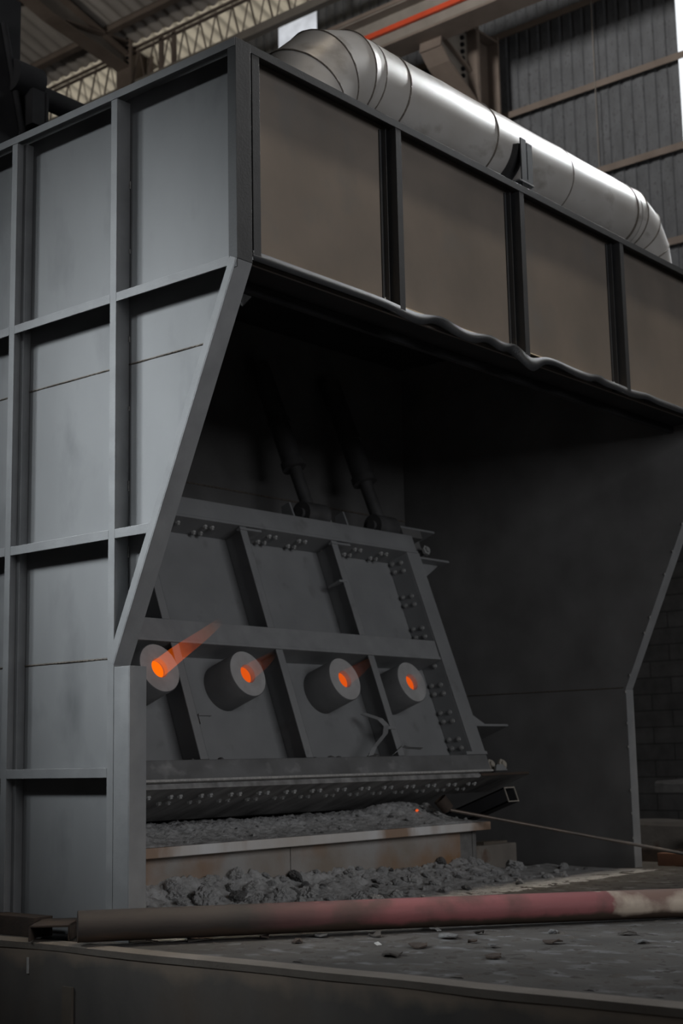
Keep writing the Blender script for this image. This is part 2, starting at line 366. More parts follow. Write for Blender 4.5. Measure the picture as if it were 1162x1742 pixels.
wall = corrugated(3.34, 10.35, 4.6, 14.60, XW)
c2 = corrugated(11.29, 30, 4.6, 14.60, XW); wall.add(c2.v, c2.f)
c3 = corrugated(10.35, 11.29, 4.6, 13.5, XW); wall.add(c3.v, c3.f)
tag(wall.build('wall_right', M['cladding']), kind='structure')
wn = MB(); wn.box(XW + 0.03, XW + 0.05, 10.31, 11.33, 13.45, 14.60)
tag(wn.build('window_1', M['window']), kind='structure')
ms = MB(); ms.box(XW - 0.02, XW + 0.3, -16, 30, -0.9, 4.6)
tag(ms.build('wall_right_base', M['masonry']), kind='structure')
wb = MB(); wb.box(-18, 13, 30, 30.2, -1, 25)
tag(wb.build('wall_back', M['cladding']), kind='structure')
wf = MB(); wf.box(-30, 13, -17, -16.8, -1, 25)
tag(wf.build('wall_front', M['cladding']), kind='structure')
wf = MB(); wf.box(-18, -17.8, -17, 30, -1, 25)
tag(wf.build('wall_left', M['cladding']), kind='structure')
wf = MB(); wf.box(XW, XW + 0.1, -17, 0.4, 4.6, 15)
tag(wf.build('wall_right_end', M['cladding']), kind='structure')

TS = 0.33
def roofz(x): return 14.83 + TS * (12.0 - x)
def roofsheet(x0, x1, y0, y1, pitch=0.30, amp=0.03):
    n = int((y1 - y0) / pitch * 8); rows = []
    for x in (x0, x1):
        rows.append([(x, y0 + (y1 - y0) * i / n, roofz(x) + amp * math.sin(2 * math.pi * (y1 - y0) * i / n / pitch)) for i in range(n + 1)])
    b = MB(); b.loft(rows, closed=False); return b


rf = roofsheet(-18, 9.2, -17, 30); r2 = roofsheet(9.15, 11.95, -17, 30)
r2.v = [(x, y, z - 0.035) for x, y, z in r2.v]
rf.add(r2.v, r2.f, True)
tag(rf.build('ceiling', M['roof']), kind='structure')
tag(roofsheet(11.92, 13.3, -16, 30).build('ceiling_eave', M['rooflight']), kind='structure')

# purlins under the roof
for k, (x, lb) in enumerate(((11.36, 'lower brown roof purlin under the corrugated sheets at upper left'), (9.9, 'higher roof purlin in the top left corner above the lower one'))):
    z = roofz(x) - 0.09
    b = MB(); b.box(x - 0.03, x + 0.03, 4, 28, z - 0.16, z); b.box(x - 0.11, x + 0.03, 4, 28, z - 0.18, z - 0.155); b.box(x - 0.03, x + 0.1, 4, 28, z - 0.01, z + 0.01)
    tag(b.build('roof_purlin', M['primer']), lb, 'roof beam', None)

# lattice eave girder between the columns
lg = empty('lattice_girder', (12.0, 8.0, 13.95), 'long lattice eave girder of thin zigzag rods in front of the cream roof sheets', 'lattice girder')
b = MB(); b.box(11.97, 12.03, 4.5, 27, 14.62, 14.66); b.box(11.97, 12.03, 4.5, 27, 14.72, 14.76)
wp(b.build('top_chord', M['primer']), lg)
b = MB(); b.box(11.93, 12.07, 4.5, 27, 13.86, 13.90); b.box(11.93, 11.97, 4.5, 27, 13.90, 14.02)
wp(b.build('bottom_chord', M['cream']), lg)
y = 9.3; k = 0
while y < 19.0:
    for dx in (-0.03, 0.05):
        b = MB(); b.tube((12 + dx, y + dx, 13.88), (12 + dx, y + 0.21 + dx, 14.68), 0.011, 6)
        b.tube((12 + dx, y + 0.21 + dx, 14.68), (12 + dx, y + 0.42 + dx, 13.88), 0.011, 6)
        wp(b.build('zigzag_rod', M['primer']), lg)
    y += 0.42
for y in (9.25, 13.45, 13.1):
    b = MB(); b.box(11.97, 12.03, y, y + 0.09, 13.9, 14.7); wp(b.build('post', M['primer']), lg)

# portal frame columns
def ibeam(b, p0, p1, wdir, ddir, wd, dp, t=0.014):
    p0 = Vector(p0); p1 = Vector(p1); wv = Vector(wdir).normalized(); dv = Vector(ddir).normalized(); L_ = p1 - p0
    def bar(c, hw, hd):
        q = [p0 + c + wv * a * hw + dv * e * hd for a, e in ((-1, -1), (1, -1), (1, 1), (-1, 1))]
        b.prism(q, L_)
    bar(Vector((0, 0, 0)), t / 2, dp / 2)
    bar(dv * (dp / 2), wd / 2, t); bar(-dv * (dp / 2), wd / 2, t)


YC = 14.37
colL = empty('portal_column', (12.1, YC, 0), 'brown steel portal column with haunched rafter at upper left behind the lattice girder', 'steel column')
b = MB(); ibeam(b, (12.12, YC, 0), (12.12, YC, 15.0), (0, 1, 0), (1, 0, 0), 0.42, 0.55, 0.02)
wp(b.build('column_shaft', M['primer']), colL)
b = MB()                                       # rafter with haunch: web plate between flanges
zt = lambda x: roofz(x) - 0.32
web = [(11.85, YC, 14.30), (11.85, YC, zt(11.85)), (7.0, YC, zt(7.0)), (7.0, YC, zt(7.0) - 0.5), (10.0, YC, zt(10.0) - 0.52)]
b.prism(web, (0, 0.02, 0)); wp(b.build('rafter_web', M['cream']), colL)
b = MB()
for a, c in (((11.85, zt(11.85)), (7.0, zt(7.0))), ((11.85, 14.30), (10.0, zt(10.0) - 0.52)), ((10.0, zt(10.0) - 0.52), (7.0, zt(7.0) - 0.5)), ((11.85, 14.82), (10.3, zt(10.3) - 0.42))):
    b.prism([(a[0], YC - 0.16, a[1]), (c[0], YC - 0.16, c[1]), (c[0], YC - 0.16, c[1] - 0.03), (a[0], YC - 0.16, a[1] - 0.03)], (0, 0.34, 0))
wp(b.build('rafter_flange', M['primer']), colL)
b = MB(); b.box(11.83, 11.87, YC - 0.2, YC + 0.2, 14.25, zt(11.85) + 0.05); wp(b.build('end_plate', M['primer']), colL)
for i in range(7):
    for sy in (-0.12,):
        b = MB(); z = 14.36 + i * 0.105; b.tube((11.80, YC + sy, z), (11.92, YC + sy, z), 0.035, 6); wp(b.build('bolt', M['black']), colL)
b = MB(); b.prism([(12.35, YC - 0.1, 14.95), (12.35, YC - 0.1, 14.3), (12.75, YC - 0.1, 14.7)], (0, 0.02, 0)); wp(b.build('gusset', M['cream']), colL)

YR = 6.40
colR = empty('portal_column', (12.2, YR, 0), 'brown steel portal column with crane bracket rising behind the duct', 'steel column')
b = MB(); ibeam(b, (12.18, YR, 0), (12.18, YR, 12.30), (0, 1, 0), (1, 0, 0), 0.42, 0.55, 0.02); wp(b.build('column_shaft', M['primer']), colR)
b = MB(); b.prism([(11.9, YR - 0.02, 12.22), (11.0, YR - 0.02, 12.2), (10.92, YR - 0.02, 11.58), (11.12, YR - 0.02, 11.42), (11.9, YR - 0.02, 10.98)], (0, 0.04, 0))
wp(b.build('bracket_web', M['cream']), colR)
b = MB()
b.box(10.95, 12.45, YR - 0.2, YR + 0.2, 12.20, 12.235)
b.prism([(11.0, YR - 0.2, 12.2), (10.97, YR - 0.2, 12.2), (10.89, YR - 0.2, 11.58), (10.92, YR - 0.2, 11.58)], (0, 0.4, 0))
b.prism([(10.92, YR - 0.2, 11.58), (11.1, YR - 0.2, 11.40), (11.9, YR - 0.2, 10.95), (11.9, YR - 0.2, 10.99), (11.12, YR - 0.2, 11.44), (10.95, YR - 0.2, 11.6)], (0, 0.4, 0))
b.prism([(11.2, YR - 0.1, 11.85), (11.9, YR - 0.1, 11.55), (11.9, YR - 0.1, 11.52), (11.2, YR - 0.1, 11.82)], (0, 0.12, 0))
wp(b.build('bracket_flange', M['primer']), colR)
b = MB(); b.box(11.86, 11.90, YR - 0.2, YR + 0.2, 10.9, 12.22); wp(b.build('end_plate', M['primer']), colR)
for i in range(8):
    z = 11.2 + i * 0.115 + (0.06 if i > 3 else 0)
    b = MB(); b.tube((11.70, YR - 0.06, z), (11.70, YR - 0.015, z), 0.036, 6); wp(b.build('bolt', M['black']), colR)
for dx in (0.0, 0.12):
    b = MB(); b.tube((11.06 + dx, YR - 0.06, 12.1 - dx * 0.2), (11.06 + dx, YR - 0.015, 12.1 - dx * 0.2), 0.036, 6); wp(b.build('bolt', M['black']), colR)

# crane runway beam with the red conductor bar
cb = empty('crane_runway_beam', (10.8, 6.4, 11.75), 'deep brown crane runway beam crossing the top centre behind the duct', 'crane beam')
b = MB(); ibeam(b, (10.82, 1.0, 12.06), (10.82, 28, 12.06), (1, 0, 0), (0, 0, 1), 0.40, 0.60, 0.02); wp(b.build('beam_web', M['cream']), cb)
b = MB(); b.box(10.60, 11.05, 1.0, 28, 11.73, 11.77); wp(b.build('bottom_flange', M['primer']), cb)
b = MB(); b.box(10.60, 11.05, 1.0, 28, 12.36, 12.42); wp(b.build('top_flange', M['primer']), cb)
b = MB(); b.box(10.74, 10.79, 1.0, 28, 12.05, 12.13); b.box(10.78, 10.82, 1.0, 28, 12.07, 12.11)
wp(b.build('conductor_bar', M['red']), cb)['label'] = 'bright red conductor bar'

# wall girts
for z, lb in ((13.88, 'wall girt just under the bottom chord of the lattice girder'), (12.53, 'topmost girt on the grey cladding, right of the crane bracket'), (11.14, 'second girt from the top on the grey cladding'),
              (9.76, 'third girt from the top on the grey cladding, above the end of the duct'), (8.36, 'lowest visible girt on the grey cladding, meeting the duct end')):
    b = MB(); b.box(XW - 0.16, XW - 0.02, -8, 28, z - 0.008, z + 0.008); b.box(XW - 0.165, XW - 0.15, -8, 28, z - 0.10, z)
    tag(b.build('wall_girt', M['primer']), lb, 'wall girt')
b = MB(); b.tube((XW - 0.17, 4.65, 8.36), (XW - 0.17, 4.65, 13.6), 0.008, 6)
tag(b.build('sag_rod', M['cream']), 'thin vertical sag rod tying the girts together on the grey cladding', 'rod')

# black machinery above the furnace at far left
bt = empty('machine_tower', (2.0, 5.0, 5.1), 'black machinery tower in shadow above the hood at the left edge', 'machine')
b = MB(); b.box(1.0, 2.16, 4.9, 6.2, 5.1, 8.2); wp(b.build('tower_body', M['black']), bt)
b = MB(); b.tube((2.05, 4.9, 7.42), (2.36, 4.9, 7.42), 0.16, 20); wp(b.build('drum', M['black']), bt)
b = MB(); b.box(2.2, 2.36, 4.75, 5.0, 6.95, 7.3); b.box(2.36, 2.38, 4.74, 4.76, 6.95, 7.3); wp(b.build('motor_box', M['black']), bt)
b = MB(); b.tube((1.95, 4.88, 7.9), (2.35, 4.88, 6.2), 0.03, 8); wp(b.build('brace', M['black']), bt)
b = MB(); b.tube((2.25, 4.95, 7.36), (6.2, 4.95, 7.30), 0.105, 16)
tag(b.build('dark_pipe', M['black']), 'dark horizontal pipe running right from the black machinery tower', 'pipe')
b = MB(); b.prism([(2.18, 5.05, 6.5), (2.18, 5.05, 7.1), (4.0, 5.05, 7.0), (4.6, 5.05, 6.5)], (0, 0.6, 0))
tag(b.build('sloping_plate', M['black_soot_shade']), 'dark sloping plate below the pipe beside the black machinery tower', 'plate')

# ------------------------------------------------------------------ the furnace hood
HX = 6.34; YK = 1.05
ZT0, ZT1 = 5.227, 5.281                         # top rail
ZM = 3.871; ZL = 2.371; ZB = 0.937; ZK = 1.603
hood = empty('furnace_hood', (3.17, 2.0, 0), 'huge grey steel furnace hood with framed panels over an open front', 'furnace hood')
PD = 0.112; PT = 0.02
# left wall panel, outer face at x = PD
yslope = lambda z: 0.0 + YK * (3.90 - z) / (3.90 - ZK)
wl = MB()
wl.prism([(PD, 5.1, 0), (PD, 5.1, 5.26), (PD, 0.01, 5.26), (PD, 0.01, 3.90), (PD, YK + 0.01, ZK), (PD, 0.92, ZK - 0.02), (PD, 0.92, 0)], (PT, 0, 0))
lw = wp(wl.build('side_wall', M['panel']), hood); lw['label'] = 'left side wall of smooth grey sheet'
def child(mb, name, m, par, bevel=0.0, label=None):
    o = mb.build(name, m, None, bevel)
    o.parent = par; o.matrix_parent_inverse = (Matrix.Translation(hood.location)).inverted() if par == hood else Matrix.Identity(4)
    if label: o['label'] = label
    return o


def sc(mb, name, m, par, bevel=0.0, label=None):
    """sub-part: its parent's mesh is in world coordinates with the hood's inverse already applied"""
    o = mb.build(name, m, None, bevel); o.parent = par
    if label: o['label'] = label
    return o


for y0 in (YK, 2.07, 3.10, 4.13):              # posts: channel with its web on the front side
    z0 = 0
    b = MB(); b.box(0, 0.008, y0, y0 + 0.058, z0, ZT0); b.box(0.008, PD, y0, y0 + 0.008, z0, ZT0); b.box(PD - 0.008, PD, y0 + 0.008, y0 + 0.058, z0, ZT0)
    if y0 > 1.1: b.box(PD - 0.062, PD - 0.054, y0 - 0.03, y0, z0, ZT0); b.box(PD - 0.06, PD, y0 - 0.032, y0 - 0.026, z0, ZT0)
    sc(b, 'post', M['frame'], lw, 0.002)
    for i in range(11):                         # short weld tacks at the foot of the web
        z = 0.35 + i * 0.45 + random.uniform(-0.06, 0.06)
        if abs(z - ZM) < 0.1: continue
    if y0 < 3:
        for i in range(10):
            z = 0.40 + i * 0.47 + random.uniform(-0.08, 0.08); l = random.uniform(0.02, 0.07)
            t = MB(); t.box(PD - 0.009, PD - 0.001, y0 - 0.008, y0, z, z + l); sc(t, 'weld_tack', M['weld_light'], lw)
ybay = [(0.06, YK), (YK + 0.058, 2.07), (2.128, 3.10), (3.158, 4.13), (4.188, 5.1)]
def lrail(ya, yb, z):                           # z = lower edge of the flange
    b = MB(); b.box(0.0, 0.008, ya, yb, z, z + 0.058); b.box(0.008, PD, ya, yb, z + 0.05, z + 0.058)
    sc(b, 'rail', M['frame'], lw, 0.002)


for i, (ya, yb) in enumerate(ybay):
    lrail(ya, yb, ZM)
    if i > 0: lrail(ya, yb, ZL); lrail(ya, yb, ZB)
lrail(yslope(ZL) - 0.0, YK, ZL)
b = MB(); b.box(-0.002, 0.007, 0.0, 5.1, ZT0, ZT1); b.box(0.007, PD + 0.02, 0.0, 5.1, ZT1 - 0.012, ZT1); sc(b, 'top_rail', M['frame'], lw, 0.002)
# corner post: flange on the side, web to the front
b = MB(); b.box(0.0, 0.008, 0.0, 0.066, 3.85, ZT0); b.box(0.0, 0.128, -0.004, 0.004, 3.9, ZT1)
b.box(0.12, 0.128, 0.004, 0.066, 3.9, ZT1)
sc(b, 'corner_post', M['dark_frame'], lw, 0.002)
# sloping front member, channel following the slanted edge
def slanted(x0, x1, par, xs):
    top = Vector((0, 0.0, 3.90)); bot = Vector((0, YK, ZK))
    d = (bot - top).normalized(); n = Vector((0, d.z, -d.y))      # towards front/below
    if n.y > 0: n = -n
    b = MB()
    def pr(xa, xb, o0, o1):
        q = [top - n * o0, top - n * o1, bot - n * o1, bot - n * o0]
        b.prism([(xa, p.y, p.z) for p in q], (xb - xa, 0, 0))
    pr(x0, x1, 0.0, 0.008)
    pr(xs, xs + 0.008 if xs == x0 else xs + 0.008, 0.008, 0.062)
    return b


sc(slanted(-0.0015, 0.132, lw, -0.0015), 'slanted_member', M['frame'], lw, 0.002)
# flat plate closing the leg under the knee
b = MB(); b.box(-0.001, 0.132, 0.905, 0.913, 0, ZK - 0.012); b.box(-0.001, 0.007, 0.913, YK - 0.004, 0, ZK - 0.012)
sc(b, 'leg_plate', M['frame'], lw, 0.002)
# horizontal sheet seams
for z in (3.485, 1.655):
    b = MB(); y1 = 5.1; y0 = max(yslope(z), 0.05) + 0.03 if z > ZK + 0.3 else YK + 0.06
    n = 90; ring = []
    for i in range(n + 1):
        y = y0 + (y1 - y0) * i / n; d = 0.003 * random.random()
        ring.append([(PD + 0.002, y, z - 0.008), (PD - 0.004 - d, y, z - 0.003), (PD - 0.004 - d, y, z + 0.003), (PD + 0.002, y, z + 0.008)])
    b.loft(ring, smooth=True, closed=False)
    sc(b, 'sheet_seam', M['weld'] if z > 2 else M['weld'], lw)

# front header: panel set back, posts, rails
hd = MB(); hd.box(0.14, HX, PD, PD + 0.02, 3.95, 5.27)
header = child(hd, 'header', M['bare'], hood, label='row of brownish bare steel panels in a dark frame across the front')
XP = [1.555, 3.077, 4.598, 6.12]
for x0 in XP:
    b = MB(); b.box(x0, x0 + 0.06, 0, 0.008, 3.95, ZT0); b.box(x0, x0 + 0.008, 0.008, PD, 3.95, ZT0); b.box(x0 - 0.05, x0, PD - 0.012, PD, 3.95, ZT0)
    b.box(x0 - 0.032, x0 - 0.026, PD - 0.05, PD - 0.01, 3.95, ZT0)
    sc(b, 'post', M['dark_frame'], header, 0.002)
b = MB(); b.box(0.145, 0.21, 0, 0.008, 3.96, ZT0); b.box(0.145, 0.153, 0.008, PD, 3.96, ZT0); sc(b, 'post', M['dark_frame'], header, 0.002)
b = MB(); b.box(0.13, HX, -0.002, 0.007, ZT0, ZT1); b.box(0.13, HX, 0.007, PD + 0.02, ZT1 - 0.012, ZT1); sc(b, 'top_rail', M['dark_frame'], header, 0.002)
# bottom rail: heat-warped angle
def warp(x):
    g = lambda c, wd: math.exp(-((x - c) / wd) ** 2)
    return (-0.035 * g(1.72, 0.24) + 0.045 * g(2.02, 0.16) - 0.028 * g(2.32, 0.2) + 0.03 * g(2.62, 0.12) - 0.012 * g(2.75, 0.08) + 0.03 * g(2.95, 0.09)
            - 0.085 * g(3.16, 0.13) + 0.02 * g(3.5, 0.2) - 0.01 * g(3.85, 0.25) + 0.03 * g(4.15, 0.1) - 0.012 * g(4.65, 0.16) + 0.016 * g(4.95, 0.12))


def curl(x):
    g = lambda c, wd: math.exp(-((x - c) / wd) ** 2)
    return 0.05 * g(2.02, 0.2) + 0.035 * g(2.6, 0.2) + 0.06 * g(2.95, 0.12) + 0.03 * g(4.15, 0.15)


b = MB(); ring = []
n = 260
for i in range(n + 1):
    x = 0.14 + (HX - 0.14) * i / n; wv = warp(x); c = curl(x)
    tz = 3.925 + wv; hz = 3.983 + wv * 0.5
    ring.append([(x, PD + 0.02, 3.983), (x, PD + 0.02, 3.972), (x, 0.010, hz - 0.010), (x, 0.010 + c, tz), (x, 0.001 + c, tz), (x, 0.0, hz), (x, 0.012, hz + 0.002)])
b.loft(ring, smooth=True)
sc(b, 'bottom_rail', M['dark_frame'], header, 0, 'bottom rail buckled and curled by heat')
b = MB(); b.box(0.14, HX, 0.42, 0.46, 3.92, 3.98); b.box(0.14, HX, 0.12, 0.46, 3.985, 4.0)
sc(b, 'inner_beam', M['black_soot_shade'], header)
b = MB(); b.box(0.22, HX, 0.03, PD, 3.984, 3.990)  # unseen pale strip added as a reflector for the panel bottoms
sc(b, 'bounce_sill', M['bounce_sill'], header)
for x0 in XP[:3]:
    t = MB(); t.box(x0 - 0.046, x0 - 0.036, PD - 0.02, PD - 0.011, 4.0, 4.04); sc(t, 'weld_tack', M['weld_light'], header)

# right wall
yk = lambda z: yslope(z)
wr = MB()
wr.prism([(6.205, 4.4, 0), (6.205, 4.4, 5.26), (6.205, 0.01, 5.26), (6.205, 0.01, 3.90), (6.205, YK + 0.004, ZK), (6.205, YK + 0.004, 0)], (0.02, 0, 0))
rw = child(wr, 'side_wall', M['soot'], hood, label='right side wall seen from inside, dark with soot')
sc(slanted(6.205, 6.335, rw, 6.325), 'slanted_member', M['frame'], rw, 0.002)
b = MB(); b.box(6.205, 6.335, YK - 0.004, YK + 0.004, 0, ZK); sc(b, 'leg_plate', M['frame'], rw, 0.002)
b = MB(); ring = []
for i in range(80):
    y = YK + 0.02 + 3.3 * i / 79; d = 0.003 * random.random()
    ring.append([(6.207, y, 1.612), (6.200 - d, y, 1.617), (6.200 - d, y, 1.621), (6.207, y, 1.626)])
b.loft(ring, closed=False); sc(b, 'sheet_seam', M['weld'], rw)
for i in range(12):
    z = 0.15 + i * 0.26 + random.random() * 0.15; yy = YK if z < ZK else yk(z)
    b = MB(); b.box(6.198, 6.206, yy - 0.001, yy + 0.006, z, z + 0.02); sc(b, 'weld_tack', M['weld_light'], rw)

# roof and back of the hood
b = MB(); b.box(PD + PT, 2.9, 0.13, 4.4, 5.10, 5.13); b.box(3.7, 6.2, 0.13, 4.4, 5.10, 5.13); b.box(2.9, 3.7, 0.13, 2.7, 5.10, 5.13); b.box(2.9, 3.7, 3.5, 4.4, 5.10, 5.13)
roofp = child(b, 'roof_plate', M['black_soot_shade'], hood)
# a torn corner in the roof plate lets daylight in
b = MB()
HO = [(2.9, 2.7), (3.7, 2.7), (3.7, 3.5), (2.9, 3.5)]; HI = [(3.107, 2.949), (3.286, 2.954), (3.466, 3.264), (3.216, 3.076)]
for i in range(4):
    j = (i + 1) % 4
    b.prism([(*HO[i], 5.10), (*HO[j], 5.10), (*HI[j], 5.10), (*HI[i], 5.10)], (0, 0, 0.03))
sc(b, 'torn_flap', M['black_soot_shade'], roofp)
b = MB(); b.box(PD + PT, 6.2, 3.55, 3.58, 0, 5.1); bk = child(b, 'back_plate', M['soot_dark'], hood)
b = MB(); b.box(PD + PT, 6.2, 3.543, 3.551, 3.46, 3.475); sc(b, 'sheet_seam', M['weld'], bk)

# ------------------------------------------------------------------ furnace door, leaning back
LE = R(19.83)
door = empty('furnace_door', (0, 2.0, 1.039), 'leaning grey furnace door with ribs, bolted frame and four burner nozzles', 'furnace door', rot=(-LE, 0, 0))
XL, XR = 0.45, 5.29
PN = 0.25                                     # panel lies this far behind the frame face (local +Y)
b = MB(); b.box(XL, XR, PN, PN + 0.03, -0.15, 2.2); dp = b.build('door_panel', M['door'], door)
b = MB(); b.box(XL, XR, 0, PN, -0.15, 0.0); b.build('bottom_beam', M['beam'], door, 0.008)
b = MB(); b.box(XL, XR + 0.01, -0.012, 0.02, -0.165, -0.148); ob = b.build('weld_line', M['weld_light'], door); ob['label'] = 'pale crusted weld along the bottom beam'
b = MB(); b.box(XL, 5.06, 0, PN, 0.92, 0.935); b.box(XL, 5.06, 0, 0.012, 0.935, 1.11); b.box(XL, 5.06, 0.012, PN, 1.095, 1.11); b.box(XL, 5.06, -0.008, 0.004, 0.92, 0.945)
b.build('middle_rail', M['frame'], door, 0.004)
b = MB(); b.box(XL, XR - 0.03, 0, PN, 2.06, 2.225); b.box(XL, XR - 0.03, -0.012, PN, 2.03, 2.055); b.build('top_rail', M['door'], door, 0.006)
b = MB(); b.box(5.09, XR, 0, 0.02, 0.0, 2.04); b.box(5.09, 5.105, 0.015, PN, 0.0, 2.04); b.build('stile', M['door'], door, 0.012)
b = MB(); b.box(4.985, 5.31, -0.004, 0.03, 0.0, 0.03); b.build('stile_foot', M['door'], door, 0.003)
ribs = [(0.5, 0.0, 0.92), (0.52, 1.11, 2.03), (1.665, 0.0, 0.92), (1.64, 1.11, 2.03), (2.82, 0.0, 0.92), (2.80, 1.11, 2.03), (4.0, 0.0, 0.92), (3.975, 1.11, 2.03)]
for x, s0, s1 in ribs:
    b = MB(); b.box(x + 0.070, x + 0.082, 0, PN, s0, s1); b.box(x, x + 0.082, 0, 0.014, s0, s1); b.build('rib', M['door'], door, 0.006)
    if s0 > 1: 
        b = MB(); b.box(x - 0.01, x + 0.25, -0.008, 0.03, s1 - 0.035, s1 - 0.015); b.build('cleat', M['door'], door)
for x, s in ((3.94, 1.62), (1.64, 1.66)):
    b = MB(); b.prism([(x - 0.01, 0.15, s), (x - 0.01, 0.01, s), (x + 0.07, -0.01, s), (x + 0.07, 0.03, s)], (0, 0, 0.02)); b.build('lug', M['door'], door)
b = MB(); b.prism([(1.75, -0.004, 0.33), (1.86, -0.004, 0.33), (1.75, -0.004, 0.27)], (0, 0.012, 0)); b.box(1.74, 1.87, -0.02, 0.01, 0.33, 0.345); b.build('lug', M['door'], door)
b = MB(); b.prism([(1.72, -0.004, 1.7), (1.80, -0.004, 1.70), (1.72, -0.004, 1.64)], (0, 0.012, 0)); b.build('lug', M['door'], door)
# underside: bolted heel plate running back from the bottom beam
b = MB(); b.box(XL, 5.12, 0.03, 0.76, -0.205, -0.165); heel = b.build('heel_plate', M['scorched'], door)
b = MB(); b.box(5.12, 5.92, 0.03, 0.50, -0.195, -0.172); b.build('wing_plate', M['scorched'], door)
b = MB(); b.box(5.14, 5.92, 0.02, 0.03, -0.195, -0.170); b.build('wing_edge', M['rust'], door)
# three more wing plates on the right edge
for s, x1, y0 in ((0.285, 5.86, 0.03), (2.0, 5.80, 0.03), (2.33, 5.75, 0.05)):
    b = MB(); b.box(5.2, x1, y0, 0.36, s, s + 0.022); b.build('wing_plate', M['door'], door, 0.003)
b = MB(); b.prism([(5.29, 0.05, 0.307), (5.52, 0.05, 0.307), (5.29, 0.05, 0.44)], (0, 0.014, 0)); b.build('gusset', M['door'], door)
b = MB(); b.prism([(5.2, 0.12, 2.0), (5.72, 0.12, 2.0), (5.2, 0.12, 1.72)], (0, 0.014, 0)); b.build('gusset', M['door'], door)
b = MB(); b.box(5.2, 5.66, 0.20, 0.215, 2.02, 2.33); b.build('gusset', M['soot'], door)
b = MB(); b.box(5.2, 5.5, 0.05, 0.36, 2.24, 2.33); b.build('side_block', M['soot'], door)
# bolts: hex heads standing on the frame webs
def hexbolt(p, ax, r, h, name='bolt', m='bolt'):
    p = Vector(p); ax = Vector(ax)
    b = MB(); b.tube(p, p + ax * h, r, 6, smooth=False); b.tube(p + ax * h, p + ax * (h * 1.7), r * 0.55, 8)
    return b.build(name, M[m], door)


x = 0.9
down = (0, 0, -1)
while x < 4.95:                                # under the top rail, pairs in two rows
    for dx, yy in ((0.03, 0.08), (0.11, 0.08), (0.0, 0.19), (0.08, 0.19)):
        if any(abs(x + dx - (rx + 0.03)) < 0.05 for rx in (1.64, 2.80, 3.975)): continue
        if x > 1.7: hexbolt((x + dx, yy, 2.03), down, 0.022, 0.018)
    x += 0.385
for s in (0.10, 0.36, 0.63, 0.90, 1.20, 1.53, 1.88):   # on the inner face of the right stile web
    for dy, ds in ((0.10, 0.0), (0.10, 0.085), (0.20, 0.03), (0.20, 0.115)):
        if 0.9 < s + ds < 1.12 or s + ds > 2.0 or s + ds < 0.05: continue
        hexbolt((5.09, dy, s + ds), (-1, 0, 0), 0.022, 0.016)
x = 1.15
while x < 5.25:                                # under the heel plate, two rows of pairs
    for dx in (0, 0.092):
        hexbolt((x + dx, 0.18, -0.205), down, 0.024, 0.015)
        hexbolt((x + dx + 0.01, 0.32, -0.205), down, 0.023, 0.013)
    x += 0.306
for xx in (5.43, 5.62):
    hexbolt((xx, 0.10, -0.075), (0, -1, 0), 0.056, 0.028, 'large_bolt', 'big_bolt')
    b = MB(); b.tube((xx, 0.10, -0.075), (xx, 0.45, -0.075), 0.032, 12); b.build('stud', M['hydraulic'], door)
for xx in (5.34, 5.58):
    hexbolt((xx, 0.12, 2.15), (0, -1, 0), 0.052, 0.028, 'large_bolt', 'bolt')
    b = MB(); b.tube((xx, 0.12, 2.15), (xx, 0.5, 2.15), 0.03, 12); b.build('stud', M['hydraulic'], door)
b = MB(); b.prism([(5.36, -0.0, -0.157), (5.55, -0.0, -0.157), (5.50, 0.0, -0.10), (5.40, 0, -0.10)], (0, 0.02, 0)); b.build('cleat', M['door'], door)
# hollow square tube end below the wing
b = MB()
for q in (((0, 0), (0.17, 0.013)), ((0, 0.127), (0.17, 0.14)), ((0, 0), (0.012, 0.14)), ((0.158, 0), (0.17, 0.14))):
    b.box(5.48 + q[0][0], 5.48 + q[1][0], 0.06, 0.9, -0.44 + q[0][1], -0.44 + q[1][1])
sq = b.build('square_tube', M['black_soot_shade'], door)  # body coloured black to stand in for the shade behind its pale end
b = MB()
for q in (((0, 0), (0.17, 0.010)), ((0, 0.130), (0.17, 0.14)), ((0, 0.01), (0.010, 0.13)), ((0.160, 0.01), (0.17, 0.13))):
    b.box(5.48 + q[0][0], 5.48 + q[1][0], 0.052, 0.06, -0.44 + q[0][1], -0.44 + q[1][1])
b.build('tube_rim', M['big_bolt'], sq)

